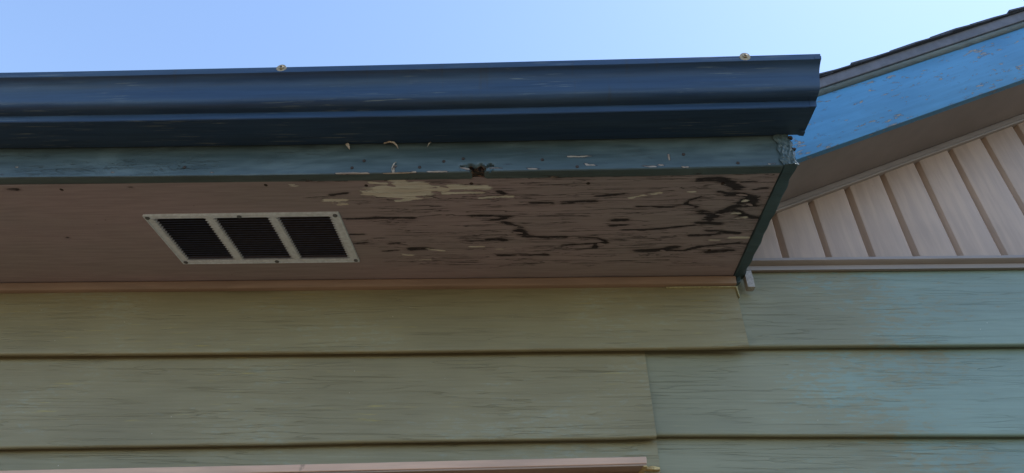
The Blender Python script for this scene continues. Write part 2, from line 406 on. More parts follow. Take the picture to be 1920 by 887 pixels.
BARE= [(8, [(-0.375, -0.374), (-0.345, -0.371), (-0.293, -0.37), (-0.236, -0.383), (-0.212, -0.383)]), (12, [(-0.338, -0.39), (-0.313, -0.396), (-0.26, -0.402)]), (22, [(-0.325, -0.381), (-0.276, -0.38), (-0.257, -0.383)]), (10, [(-0.324, -0.368), (-0.278, -0.367)]), (4, [(-0.316, -0.348), (-0.265, -0.357)]), (4, [(-0.362, -0.412), (-0.331, -0.408)]), (9, [(-0.209, -0.391), (-0.183, -0.394), (-0.157, -0.39), (-0.121, -0.388)]), (4, [(-0.207, -0.371), (-0.128, -0.373)]), (4, [(-0.13, -0.354), (-0.062, -0.357)]), (7, [(-0.471, -0.354), (-0.439, -0.354)]), (3, [(-0.537, -0.408), (-0.527, -0.408)]), (3, [(-0.448, -0.339), (-0.432, -0.339)]), (10, [(-0.301, -0.412), (-0.292, -0.391)]), (3, [(-0.277, -0.156), (-0.239, -0.15)]), (3, [(-0.169, -0.166), (-0.139, -0.164)]), (3, [(-0.343, -0.136), (-0.319, -0.131)]), (2, [(-0.313, -0.111), (-0.277, -0.109)]), (2, [(-0.108, -0.152), (-0.094, -0.152)]), (3, [(0.199, -0.345), (0.231, -0.355), (0.261, -0.361)]), (4, [(0.437, -0.282), (0.446, -0.282)]), (4, [(0.455, -0.264), (0.466, -0.265)]), (4, [(0.453, -0.186), (0.491, -0.187)]), (3, [(0.41, -0.178), (0.426, -0.177)]), (3, [(0.325, -0.362), (0.333, -0.362)]), (3, [(0.449, -0.325), (0.453, -0.327)])]
FLAKE= [(3, [(-0.428, 0.8748), (-0.395, 0.8746), (-0.357, 0.8737)]), (2, [(-0.326, 0.873), (-0.257, 0.8741)]), (3, [(0.061, 0.9107), (0.106, 0.9085)]), (3, [(-0.024, 0.8794), (0.0, 0.8762)]), (2, [(-0.078, 0.894), (-0.056, 0.8929)]), (2, [(0.093, 0.89), (0.116, 0.8841)]), (2, [(0.129, 0.8907), (0.144, 0.8898)]), (2, [(-0.233, 0.8746), (-0.192, 0.8747)]), (5, [(-0.163, 0.8853), (-0.148, 0.8796)]), (2, [(-0.104, 0.8823), (-0.076, 0.8827)]), (3, [(-0.306, 0.8741), (-0.304, 0.894)]), (3, [(0.212, 0.8805), (0.237, 0.8788), (0.256, 0.8829)]), (2, [(0.271, 0.9121), (0.269, 0.895)]), (3, [(0.295, 0.8758), (0.307, 0.8761)]), (3, [(0.469, 0.8801), (0.482, 0.8809)]), (2, [(0.099, 0.8849), (0.12, 0.8838)]), (2, [(0.1, 0.9106), (0.126, 0.9123)]), (2, [(-0.955, 0.8845), (-0.951, 0.8844)]), (2, [(-0.918, 0.8891), (-0.915, 0.889)]), (2, [(-0.874, 0.8827), (-0.871, 0.8826)]), (2, [(-1.165, 0.8868), (-1.162, 0.8867)]), (2, [(-0.699, 0.8834), (-0.695, 0.8833)]), (2, [(-1.141, 0.9093), (-1.137, 0.9093)])]

rng = np.random.default_rng(4)
def wave(x, s, amp):
    return amp * (math.sin(x * 3.1 + s) * 0.6 + math.sin(x * 7.7 + s * 2.3) * 0.3 + math.sin(x * 17 + s * 5) * 0.1)

XL = -3.4            # everything runs on to the left of the picture as far as this
H = 0.8763           # underside of the eave soffit
SL = 0.411           # pitch of the gable

# ------------------------------------------------------------------ ground and wall core
v = [(-150, -150, GROUND), (150, -150, GROUND), (150, 150, GROUND), (-150, 150, GROUND)]
tag(mesh('ground', v, [(0, 1, 2, 3)], M['ground']), kind='structure')

# unseen timber floor by the left wall, added to bounce warm light upwards
v, f = box_vf(-6.0, 0.1, -4.5, -0.05, GROUND + 0.004, GROUND + 0.15)
tag(mesh('deck', v, f, M['decking']), kind='structure')

zg = lambda x: 0.838 + SL * x
xr = 5.0
prof = [(XL, GROUND), (xr, GROUND), (xr, zg(xr) - 0.012), (0.53, zg(0.53) - 0.012), (0.53, 1.25), (XL, 1.25)]
v = [(x, y, z) for y in (0.022, 0.16) for x, z in prof]
k = len(prof)
f = [tuple(range(k)), tuple(range(2 * k - 1, k - 1, -1))] + [(i, i + k, (i + 1) % k + k, (i + 1) % k) for i in range(k)]
tag(mesh('wall', v, f, M['wallback']), kind='structure')
v, f = box_vf(XL - 0.03, XL, -0.42, 3.0, H - 0.02, 2.4)
tag(mesh('wall_end', v, f, M['wallback']), kind='structure')

# ------------------------------------------------------------------ lap siding, one object per board
siding = empty('lap_siding_wall', (0, 0, GROUND), 'green horizontal lap siding wall with wide painted boards below the eave', 'wall')
def board(x0, x1, zl, zr, ztop, mat, proud=0.0, seed=0.0, thick=0.0130, curl=0.0, lean=0.0):
    nseg = max(2, int((x1 - x0) / 0.03))
    xs = np.linspace(x0, x1, nseg + 1)
    # ends are not cut dead square
    def section(x):
        t = (x - x0) / (x1 - x0)
        zb = zl + (zr - zl) * t + wave(x, seed, 0.0012)
        yb = -0.0155 - proud + wave(x, seed + 3, 0.0008)
        yt = 0.0085 - proud * 0.7
        e = max(0.0, (x - (x1 - 0.16)) / 0.16) ** 2 * curl
        r = 0.0028
        pts = []
        zs = [ztop + (zb + 0.0075 - ztop) * q for q in (0, .12, .25, .4, .55, .7, .82, .92, 1.0)]
        for z in zs:
            q = (ztop - z) / (ztop - zb)
            ex = x + (lean * (q - 0.5) * t if lean else 0.0)
            pts.append((yt + (yb - yt) * q - e * q * q + wave(x * 1.7 + z * 9, seed + 5, 0.0006), z, ex))
        ex = x + (lean * 0.5 * t if lean else 0.0)
        yb2 = yb - e
        pts += [(yb2 + 0.0006, zb + 0.0045, ex), (yb2 + 0.0022, zb + 0.0016, ex), (yb2 + 0.0052, zb + 0.0003, ex), (yb2 + 0.0100, zb + 0.0004, ex), (yb2 + 0.0160, zb + 0.0018, ex), (yb2 + 0.0175, zb + 0.0075, ex), (yb2 + thick + 0.009, zb + 0.0080, ex), (yt + thick, ztop, x + (-lean * 0.5 * t if lean else 0.0))]
        return pts
    V, F = loft(xs, section)
    return mesh('siding_board', V, F, mat, siding, smooth=40)
o_ = M['siding_old']; b_ = M['siding_blue']
board(XL, 0.499, 0.650, 0.667, 0.872, o_, 0.0125, 0.4, curl=0.007, lean=-0.010)
board(XL, 0.252, 0.392, 0.4528, 0.690, o_, 0.0085, 1.7, curl=0.005)
board(XL, 0.256, 0.165, 0.238, 0.470, o_, 0.005, 2.9)
board(0.44, 2.6, 0.6768, 0.6776, 0.905, b_, 0.0, 4.1)
board(0.2530, 2.6, 0.4612, 0.4600, 0.690, b_, 0.0, 5.3)
board(0.2510, 2.6, 0.2440, 0.2430, 0.474, b_, 0.0, 6.1)
zb = 0.165
for i in range(3):
    board(XL, 2.6, 0.02 - 0.214 * i - 0.001, 0.026 - 0.214 * i, 0.25 - 0.214 * i, o_, 0.0, 7.7 + i)

# cream bead of old caulk along the top right corner of the first board
V, F = loft(np.linspace(0.325, 0.5045, 24), lambda x: [(0.0, 0.8510 + wave(x * 9, 1, .0006)), (-0.0095, 0.8495), (-0.0095, 0.8478 + wave(x * 14, 2, .0009)), (0.0, 0.8470)])
mesh('caulk_bead', V, F, M['cream'], siding, smooth=60)
V = [(0.5020, -0.0100, 0.8495), (0.5062, -0.0100, 0.8495), (0.5050, -0.0140, 0.822), (0.5040, -0.0150, 0.815),
     (0.5020, 0.0, 0.8495), (0.5062, 0.0, 0.8495), (0.5050, 0.0, 0.822), (0.5040, 0.0, 0.815)]
mesh('caulk_bead', V, [(0, 3, 2, 1), (4, 5, 6, 7), (0, 1, 5, 4), (1, 2, 6, 5), (2, 3, 7, 6), (3, 0, 4, 7)], M['cream'], siding)

# ------------------------------------------------------------------ eave soffit sheet, with the hole for the vent
VX0, VX1, VY0, VY1 = -0.9145, -0.4570, -0.3140, -0.1090     # outer edges of the vent flange
soff = None
def make_soffit():
    gx = np.concatenate([np.arange(XL, -1.5, 0.05), np.arange(-1.5, 0.501, 0.004)])
    gx[-1] = 0.4985
    gy = np.arange(-0.4215, 0.0101, 0.004)
    X, Y = np.meshgrid(gx, gy, indexing='ij')
    P = np.stack([X.ravel(), Y.ravel()], 1)
    Z = np.full(len(P), H) + 0.0015 * np.sin(P[:, 0] * 2.7) * np.sin((P[:, 1] + 0.42) * 7)
    st = field(P, DARK, 0.00115, 2.2)
    ba = field(P, BARE, 0.00108, 2.4)
    # a broken dark line follows the joint behind the fascia
    st = np.maximum(st, np.exp(-((P[:, 1] + 0.420) / 0.005) ** 2) * np.clip(0.5 + 0.5 * np.sin(P[:, 0] * 11) + 0.3 * np.sin(P[:, 0] * 37), 0, 1) * np.clip((P[:, 0] + 0.75) / 0.3, 0.1, 1))
    we = np.clip((P[:, 0] + 0.62) / 0.35, 0, 1) * np.clip((-0.02 - P[:, 1]) / 0.08, 0, 1)
    Z += 0.0012 * st
    ny = len(gy)
    F = []
    for i in range(len(gx) - 1):
        cx = (gx[i] + gx[i + 1]) / 2
        for j in range(ny - 1):
            cy = (gy[j] + gy[j + 1]) / 2
            if VX0 + 0.012 < cx < VX1 - 0.012 and VY0 + 0.012 < cy < VY1 - 0.012: continue
            a = i * ny + j
            F.append((a, a + 1, a + ny + 1, a + ny))
    V = np.stack([P[:, 0], P[:, 1], Z], 1)
    return mesh('eave_soffit', V, F, M['soffit'], smooth=60, solid=-0.009, attrs={'stain': st, 'bare': ba, 'weather': we})
soffit = tag(make_soffit(), 'weathered brown plywood soffit with black stains and peeling white patch under the eave', 'soffit')

# small dark nail heads in the soffit
def disc(cx, cy, cz, r, h, nrm='z', k=10):
    V = []
    for s, rr, hh in ((0, r, 0), (1, r, h * 0.6), (2, r * 0.6, h)):
        for i in range(k):
            a = 2 * math.pi * i / k
            u, w_ = rr * math.cos(a), rr * math.sin(a)
            V.append((cx + u, cy + w_, cz - hh) if nrm == 'z' else (cx + u, cy - hh, cz + w_))
    F = [(s * k + i, s * k + (i + 1) % k, (s + 1) * k + (i + 1) % k, (s + 1) * k + i) for s in range(2) for i in range(k)]
    F.append(tuple(2 * k + i for i in range(k))); F.append(tuple(range(k)))
    return V, F
for i, (x, y) in enumerate([(-0.591, -0.409), (-0.373, -0.402), (-0.145, -0.403), (0.104, -0.397), (0.389, -0.388), (0.413, -0.135), (-1.05, -0.405)]):
    if i == 0:
        V, F = disc(x, y, H + 0.0012, 0.0042, 0.0022)
        nail0 = mesh('nail_head', V, F, M['nail'], soffit, smooth=40)
        nz = world_loc(nail0).z
    else:
        dup(nail0, soffit, (x, y, nz))

# lifted flakes of paint round the bare patch and the stains
frng = np.random.default_rng(11)
for (x, y) in [(-0.365, -0.366), (-0.318, -0.402), (-0.262, -0.362), (-0.225, -0.377), (-0.205, -0.396), (-0.135, -0.379), (-0.345, -0.352), (-0.455, -0.347), (-0.098, -0.352), (0.437, -0.352), (0.462, -0.318), (0.405, -0.283), (0.452, -0.268), (0.372, -0.236), (0.235, -0.358), (-0.052, -0.222), (0.148, -0.172), (0.300, -0.140)]:
    L, W = frng.uniform(0.010, 0.024), frng.uniform(0.003, 0.006)
    k = 6
    V = []
    dn = frng.uniform(0.002, 0.005)
    for i in range(k):
        t = i / (k - 1)
        h_ = dn * t * t
        ww = W * (0.35 + math.sin(t * math.pi) * frng.uniform(0.6, 1.0))
        V += [(x + (t - .5) * L, y - ww / 2, H - 0.0006 - h_ * 0.7), (x + (t - .5) * L, y + ww / 2, H - 0.0006 - h_)]
    F = [(2 * i, 2 * i + 1, 2 * i + 3, 2 * i + 2) for i in range(k - 1)]
    mesh('paint_flake', V, F, M['soffit'], soffit, solid=0.0006)

# ------------------------------------------------------------------ soffit vent: flange with toothed bars, louvres, screws
vent = empty('soffit_vent', ((VX0 + VX1) / 2, (VY0 + VY1) / 2, H - 0.006), 'pale grey metal louvred vent screwed to the brown soffit', 'vent')
ZV = H - 0.0045
def slab(poly, z0, z1):
    k = len(poly)
    V = [(x, y, z0) for x, y in poly] + [(x, y, z1) for x, y in poly]
    F = [tuple(range(k)), tuple(range(2 * k - 1, k - 1, -1))] + [(i, i + k, (i + 1) % k + k, (i + 1) % k) for i in range(k)]
    return V, F
NS = 19
OY0, OY1 = VY0 + 0.0145, VY1 - 0.0135
pitch = (OY1 - OY0) / NS
bars = [(VX0, VX0 + 0.0150), (-0.7690, -0.7570), (-0.6205, -0.6085), (VX1 - 0.0185, VX1)]
# front and back rails of the flange
for y0, y1 in ((VY0, OY0), (OY1, VY1)):
    V, F = slab([(VX0, y0), (VX1, y0), (VX1, y1), (VX0, y1)], ZV, H + 0.002)
    mesh('flange', V, F, M['vent'], vent, bevel=0.0015)
for bi, (x0, x1) in enumerate(bars):
    left, right = [], []
    for s in range(NS + 1):
        y = OY0 + 0.0003 + (OY1 - OY0 - 0.0006) * s / NS
        right.append((x1 + 0.0075, y))
        if s < NS: right.append((x1 - 0.0005, y + pitch * 0.45))
        left.append((x0 - 0.0080, y))
        if s < NS: left.append((x0 + 0.001, y + pitch * 0.30))
    if bi == 0: left = [(VX0, OY0 + 0.0003), (VX0, OY1 - 0.0003)]
    if bi == 3: right = [(VX1, OY0 + 0.0003), (VX1, OY1 - 0.0003)]
    V, F = slab(right + left[::-1] if False else left[::-1] + right, ZV + 0.0004, H + 0.0015)
    mesh('divider' if bi in (1, 2) else 'flange', V, F, M['vent'], vent)
# raised rim round the flange
for x0, x1, y0, y1 in ((VX0, VX1, VY0, VY0 + 0.003), (VX0, VX1, VY1 - 0.003, VY1), (VX0, VX0 + 0.003, VY0 + 0.0031, VY1 - 0.0031), (VX1 - 0.003, VX1, VY0 + 0.0031, VY1 - 0.0031)):
    V, F = box_vf(x0, x1, y0, y1, ZV - 0.0018, ZV - 0.0001)
    mesh('rim', V, F, M['vent'], vent, bevel=0.0008)
for bi in range(3):
    xa, xb = bars[bi][1] - 0.002, bars[bi + 1][0] + 0.002
    L = xb - xa
    ang = R(43)
    d, t = 0.0115, 0.0011
    first = None
    for s in range(NS):
        y = OY0 + pitch * (s + 0.02)
        if first is None:
            cy, cz = math.cos(ang), math.sin(ang)
            V = []
            for x in (xa, xb):
                V += [(x, y, ZV + 0.0012), (x, y + t * cz, ZV + 0.0012 - t * cy), (x, y + d * cy + t * cz, ZV + d * cz), (x, y + d * cy, ZV + d * cz)]
            F = [(0, 3, 2, 1), (4, 5, 6, 7)] + [(i, (i + 1) % 4, (i + 1) % 4 + 4, i + 4) for i in range(4)]
            first = mesh('louvre_slat', V, F, M['slat'], vent)
            w0 = world_loc(first)
        else:
            dup(first, vent, (w0.x, w0.y + pitch * s, w0.z))
scr = None
for x, y in ((VX0 + 0.008, VY0 + 0.009), (-0.690, VY0 + 0.009), (VX1 - 0.010, VY0 + 0.010), (VX0 + 0.010, VY1 - 0.008), (-0.668, VY1 - 0.007), (VX1 - 0.008, VY1 - 0.008)):
    if scr is None:
        V, F = disc(x, y, ZV - 0.0002, 0.0052, 0.0034, k=12)
        scr = mesh('screw', V, F, M['screw'], vent, smooth=40)
        sz = world_loc(scr).z
    else:
        dup(scr, vent, (x, y, sz))

# ------------------------------------------------------------------ brown moulding where soffit meets wall
V, F = loft(np.linspace(XL, 0.503, 90), lambda x: [(0.0, H - 0.0015), (-0.0200 + wave(x, 1, .0006), H - 0.0015), (-0.0215 + wave(x, 1, .0006), H - 0.004), (-0.0185, 0.8535 + wave(x, 2, .0012)), (-0.016, 0.8520 + wave(x, 2, .0012)), (0.0, 0.8520)])
mould = tag(mesh('wall_moulding', V, F, M['rust_trim'], smooth=35), 'narrow reddish brown moulding strip between the soffit and the top siding board', 'moulding')
V, F = box_vf(0.5032, 0.5130, -0.0185, -0.002, 0.8525, H - 0.002)
V = [(x + (0.003 if z > 0.86 else 0), y - (0.003 if x > 0.51 else 0), z + (0.004 if x > 0.51 and z < 0.86 else 0)) for x, y, z in V]
mesh('split_end', V, F, M['end_board'], mould, bevel=0.0015)

# ------------------------------------------------------------------ eave fascia with its rotten notch
FY = -0.445
def sag(x): return 0.0050 * (x + 0.05) ** 2 if x > -1.6 else 0.012
def make_fascia():
    xs = np.concatenate([np.arange(XL, -1.45, 0.05), np.arange(-1.45, 0.4985, 0.004), [0.4985]])
    zrow = np.linspace(1.058, 0.9600, 4).tolist() + np.linspace(0.9560, 0.8745, 24).tolist()
    yrow = np.linspace(FY + 0.0018, -0.4222, 8).tolist()
    def section(x):
        s = sag(x)
        pts = [(FY + wave(x + z * 3, 2, 0.0006), z + s) for z in zrow]
        pts += [(y, 0.8728 + s + wave(x, 4, 0.0005)) for y in yrow]
        pts += [(-0.4222, 1.058 + s)]
        return pts
    V, F = loft(xs, section)
    V = np.array(V)
    P = V[:, [0, 2]].copy()
    fl = field(P, FLAKE, 0.00055, 1.5) * (V[:, 1] < FY + 0.0025)
    u, wv = P[:, 0] + 0.128, P[:, 1] - 0.8728 - np.array([sag(x) for x in P[:, 0]])
    # funnel-shaped hole: wide ragged shoulders at the top, narrower at the edge
    top = 0.0185 + 0.003 * np.sin(u * 300)
    half = 0.0155 + 0.022 * np.clip((wv - 0.008) / 0.008, 0, 1) ** 1.5 + 0.002 * np.sin(wv * 900)
    rot = np.clip((half - np.abs(u)) / 0.005, 0, 1) * np.clip((top - wv) / 0.003, 0, 1)
    front = V[:, 1] < -0.40
    rot = rot * front
    depth = rot * np.where(V[:, 1] < FY + 0.0015, 0.016, 0.004)
    V[:, 1] = np.minimum(V[:, 1] + depth, -0.4222)
    low = (wv < 0.004) & (rot > 0)
    V[low, 2] += 0.006 * rot[low]
    near = np.exp(-((u / 0.05) ** 2 + ((wv - 0.004) / 0.008) ** 2))
    fl = np.maximum(fl, near * 0.15)
    # the lower edge is chipped between the notch and the vent
    chip = np.exp(-((wv - 0.000) / 0.0022) ** 2) * np.clip(np.sin(P[:, 0] * 23 + 1) * 0.6 + np.sin(P[:, 0] * 61) * 0.5 - 0.25, 0, 1) * ((P[:, 0] > -0.75) & (V[:, 1] > -0.43))
    fl = np.maximum(fl, chip * 0.4)
    return mesh('eave_fascia', V, F, M['fascia'], smooth=40, attrs={'flake': fl, 'rot': rot})
fascia = tag(make_fascia(), 'long teal eave fascia board under the gutter with a rotten notch', 'fascia board')
for i, (x, z) in enumerate([(-0.372, 0.9082), (-0.201, 0.9026), (-0.16, 0.9091), (-0.251, 0.8872), (0.007, 0.9021), (-0.761, 0.8991), (0.408, 0.8835), (0.301, 0.9099), (0.079, 0.881), (-0.395, 0.8891)]):
    if i == 0:
        V, F = disc(x, FY - 0.0002, z, 0.0036, 0.0020, 'y')
        fn = mesh('nail_head', V, F, M['nail'], fascia, smooth=40)
        fz = world_loc(fn)
        off = fz - Vector((x, FY, z))
    else:
        dup(fn, fascia, Vector((x, FY, z)) + off)
def curl(pts, wd, th=0.0009):
    V, F = [], []
    for i, (x, y, z) in enumerate(pts):
        k = wd * (1.0 - 0.75 * abs(2 * i / (len(pts) - 1) - 0.8))
        a = pts[min(i + 1, len(pts) - 1)]; b = pts[max(i - 1, 0)]
        tx, tz = a[0] - b[0], a[2] - b[2]
        L = math.hypot(tx, tz) or 1
        nx, nz_ = -tz / L * k, tx / L * k
        V += [(x - nx, y, z - nz_), (x + nx, y - 0.001, z + nz_), (x + nx, y - 0.001 + th, z + nz_), (x - nx, y + th, z - nz_)]
    for i in range(len(pts) - 1):
        for j in range(4):
            F.append((i * 4 + j, i * 4 + (j + 1) % 4, i * 4 + 4 + (j + 1) % 4, i * 4 + 4 + j))
    F += [(3, 2, 1, 0), tuple(len(V) - 4 + j for j in range(4))]
    return V, F
for pts, wd in (([(-0.416, -0.452, 0.9545), (-0.413, -0.455, 0.949), (-0.4095, -0.455, 0.943), (-0.406, -0.452, 0.936)], 0.0042),
                ([(-0.335, -0.450, 0.954), (-0.322, -0.455, 0.9535), (-0.311, -0.457, 0.949), (-0.304, -0.455, 0.942), (-0.301, -0.451, 0.936)], 0.0022),
                ([(-0.235, -0.449, 0.956), (-0.2335, -0.454, 0.950), (-0.2355, -0.455, 0.944), (-0.239, -0.452, 0.939)], 0.0022),
                ([(-0.3025, -0.447, 0.902), (-0.305, -0.450, 0.895), (-0.308, -0.450, 0.885), (-0.309, -0.447, 0.877)], 0.0018),
                ([(-0.095, -0.446, 0.8790), (-0.099, -0.449, 0.872), (-0.104, -0.449, 0.862)], 0.0020)):
    V, F = curl(pts, wd)
    mesh('paint_curl', V, F, M['curl'] if pts[0][0] < -0.2 else M['end_board'], fascia, smooth=60)

# ------------------------------------------------------------------ end board closing the eave
def make_end():
    ys = np.linspace(-0.4472, -0.004, 60)
    V, F = [], []
    sec = [(0.4990, 1.02), (0.4990, 0.8800), (0.5000, 0.8722), (0.5240, 0.8722), (0.5255, 0.8740), (0.5255, 1.02)]
    for y in ys:
        for j, (x, z) in enumerate(sec):
            ch = 0.0012 * math.sin(y * 90 + j) + 0.0012 * math.sin(y * 37 + 2 * j)
            if z > 1: z = 1.040 + (0.5 + y) * 0.4157
            V.append((x + (ch if j in (3, 4) else ch * 0.4), y, z + 0.0016 * math.exp(-((y + 0.44) / .1) ** 2)))
    k = len(sec)
    for i in range(len(ys) - 1):
        for j in range(k):
            F.append((i * k + j, i * k + (j + 1) % k, i * k + k + (j + 1) % k, i * k + k + j))
    F += [tuple(range(k)), tuple(len(V) - 1 - j for j in range(k))]
    return mesh('eave_end_board', V, F, M['end_board'], smooth=35)
endb = tag(make_end(), 'dark teal board closing the right end of the brown eave soffit', 'trim board')
# cracked filler smeared over its front end
gx = np.linspace(0.4955, 0.5262, 26); gz = np.linspace(0.8722, 0.9700, 66)
V, F = [], []
for i, x in enumerate(gx):
    for j, z in enumerate(gz):
        e = min(1, min(i, 25 - i) / 4)
        lump = 0.0009 * (math.sin(x * 830 + math.sin(z * 190) * 2) + math.sin(z * 410 + x * 260) + math.sin(z * 150 - x * 520 + 1)) + 0.0022 * rng.random() * max(0, 1 - (z - 0.872) / 0.05)
        low = 1.0 if z < 0.925 else 0.5
        V.append((x + 0.0022 * math.sin(z * 210 + 0.5) * (1 - e) + (0.0012 * math.sin(z * 97)), FY - 0.0035 - (0.0022 + lump * low) * e, z + 0.001))
for i in range(25):
    for j in range(65):
        a = i * 66 + j
        F.append((a, a + 66, a + 67, a + 1))
mesh('cracked_filler', V, F, M['fascia'], endb, smooth=25, solid=-0.003)
for (x, z, r_) in ((0.5275, 0.950, 0.0060), (0.5272, 0.917, 0.0048)):
    V = [(x + r_ * math.cos(a) * (0.8 + 0.35 * math.sin(a * 3 + z * 50)), FY - 0.002 + yy, z + r_ * 0.9 * math.sin(a) * (0.85 + 0.3 * math.cos(a * 2))) for yy in (-0.003, 0.004) for a in np.linspace(0, 2 * math.pi, 9)[:-1]]
    F = [tuple(range(7, -1, -1)), tuple(range(8, 16))] + [(i, (i + 1) % 8, (i + 1) % 8 + 8, i + 8) for i in range(8)]
    mesh('filler_lump', V, F, M['nail'], endb, smooth=50)

# ------------------------------------------------------------------ K-style gutter
gutter = empty('rain_gutter', (-1.4, -0.5, 0.955), 'dark blue metal rain gutter with curved front along the eave', 'gutter')
GZ = 0.9566
prof = [(0.0012, 0.100), (0.0012, 0.050), (0.0012, 0.0012), (0.0035, 0.0), (0.030, -0.0004), (0.058, -0.0002), (0.0795, 0.0), (0.0806, 0.0012), (0.0808, 0.009), (0.0810, 0.0172),
        (0.0840, 0.0183), (0.0900, 0.0192), (0.0965, 0.0212), (0.1015, 0.0248), (0.1048, 0.0298), (0.1062, 0.0370), (0.1068, 0.046), (0.1074, 0.056), (0.1088, 0.0655), (0.1118, 0.0745), (0.1165, 0.0825), (0.1220, 0.0880), (0.1248, 0.0892),
        (0.1258, 0.0900), (0.1260, 0.0980), (0.1258, 0.1052), (0.1245, 0.1066), (0.1150, 0.1064)]
def gx_end(z): return 0.5570 + (z - GZ) * 0.19
def gut(x):
    s = sag(x) * 1.2
    return [(FY - u - 0.0004 + wave(x + v_ * 20, 6, 0.0005) * (1 if u > .004 else 0), GZ + v_ + s + wave(x, 8, 0.0006) * (1 if u > .09 else 0.3), min(x, 0.54) + (0 if x < 0.5401 else (gx_end(GZ + v_) - 0.54))) for u, v_ in prof]
xs = np.concatenate([np.arange(XL, 0.54, 0.03), [0.54, 0.56]])
V, F = loft(xs, gut, closed=False)
mesh('trough', V, F, M['gutter'], gutter, smooth=28, solid=-0.0009)
# end cap: a plate inside the profile and a flange folded round the outside
outer = [(FY - u, GZ + v_) for u, v_ in prof[2:26]]
s_e = sag(0.54) * 1.2
capv = [(gx_end(z) - dx, y, z + s_e) for dx in (0.0002, 0.0016) for y, z in outer]
k = len(outer)
F = [tuple(range(k - 1, -1, -1)), tuple(range(k, 2 * k))] + [(i, (i + 1) % k, (i + 1) % k + k, i + k) for i in range(k)]
mesh('end_cap', capv, F, M['gutter'], gutter)
fl_ = [(FY - u - (0.0016 if u > 0.08 else 0.0), GZ + v_ - (0.0014 if u < 0.1 and v_ < 0.02 else 0.0003)) for u, v_ in prof[7:25]]
k = len(fl_)
V = [(gx_end(z) - dx, y, min(z, GZ + 0.1035) + s_e) for dx in (0.0125, 0.0065, -0.0010) for y, z in fl_]
F = [(r_ * k + i, r_ * k + i + 1, r_ * k + k + i + 1, r_ * k + k + i) for r_ in range(2) for i in range(k - 1)]
mesh('cap_flange', V, F, M['gutter'], gutter, smooth=30, solid=0.0012)
# little torn corner of the cap below the bottom
V = [(gx_end(GZ) - 0.020, FY - 0.004, GZ + s_e + 0.001), (gx_end(GZ) - 0.0005, FY - 0.004, GZ + s_e + 0.001), (gx_end(GZ) - 0.0015, FY - 0.004, GZ - 0.0045), (gx_end(GZ) - 0.009, FY - 0.004, GZ - 0.0030)]
V += [(x, y - 0.012, z) for x, y, z in V]
mesh('torn_tab', V, [(0, 3, 2, 1), (4, 5, 6, 7), (0, 1, 5, 4), (1, 2, 6, 5), (2, 3, 7, 6), (3, 0, 4, 7)], M['gutter'], gutter)
# two long gutter screws with wide washers through the lip
for i, (x, z) in enumerate([(-0.5422, 1.0590), (0.4243, 1.0595)]):
    yl = FY - 0.1266
    sc_e = empty('gutter_screw', (x, yl - 0.003, z - 0.009), ['tan washer and screw through the gutter lip above the soffit vent', 'tan washer and screw through the gutter lip near its right end'][i], 'screw', 'screws through the gutter lip')
    V, F = disc(x, yl - 0.0004, z, 0.0108, 0.0016, 'y', 20)
    V = [(a, b + (c - z) * -0.12, c) for a, b, c in V]
    mesh('washer', V, F, M['washer'], sc_e, smooth=35)
    V, F = disc(x + 0.0004, yl - 0.0014, z + 0.0012, 0.0054, 0.0036, 'y', 6)
    hd = mesh('screw_head', V, F, M['washer'], sc_e)
    V, F = disc(x + 0.0002, yl - 0.0046, z + 0.0014, 0.0028, 0.0010, 'y', 6)
    mesh('drive_recess', V, F, M['nail'], hd)

# ------------------------------------------------------------------ gable: vertical planks, drip trim, rake
gable = empty('gable_wall', (1.4, 0, 0.93), 'taupe vertical plank siding in the gable beneath the sloping rake', 'wall')
ZB = 0.924
for i in range(-1, 20):
    g0 = 0.6400 + 0.1122 * i
    pr = [(g0 + 0.0002, 0.0180), (g0 + 0.0010, 0.0140), (g0 + 0.0175, -0.0085), (g0 + 0.0215, -0.0102), (g0 + 0.1090, -0.0108), (g0 + 0.1114, -0.0090), (g0 + 0.1120, 0.0040), (g0 + 0.1118, 0.0180)]
    x0_, x1_ = pr[0][0], pr[-1][0]
    if x0_ < 0.45: pr = [(max(x, 0.531 + 0.0001 * j), y) for j, (x, y) in enumerate(pr)]
    k = len(pr)
    rows = 7
    V, F = [], []
    for r_ in range(rows):
        t = r_ / (rows - 1)
        for x, y in pr:
            zt = max(zg(x) - 0.006, ZB + 0.02)
            z = ZB + (zt - ZB) * t
            V.append((x + 0.0006 * math.sin(z * 9 + i * 2), y + 0.0006 * math.sin(z * 6 + i * 1.3), z))
    for r_ in range(rows - 1):
        for j in range(k):
            a, b = r_ * k + j, r_ * k + (j + 1) % k
            F.append((a, b, b + k, a + k))
    F += [tuple(range(k - 1, -1, -1)), tuple((rows - 1) * k + j for j in range(k))]
    mesh('plank', V, F, M['taupe'], gable, smooth=25)
V, F = loft(np.linspace(0.528, 2.6, 60), lambda x: [(0.010, 0.9325), (-0.0165, 0.9300 + wave(x, 3, .0008)), (-0.0215 + wave(x, 5, .0005), 0.9275 + wave(x, 3, .0008)), (-0.0225 + wave(x, 5, .0005), 0.9195 + wave(x, 9, .0008)), (-0.0205, 0.9172), (-0.0060, 0.9120), (-0.0050, 0.9000), (0.006, 0.9000)])
gtrim = tag(mesh('gable_base_trim', V, F, M['taupe_trim'], smooth=35), 'straight taupe trim ledge between the gable planks and the blue green siding', 'trim')

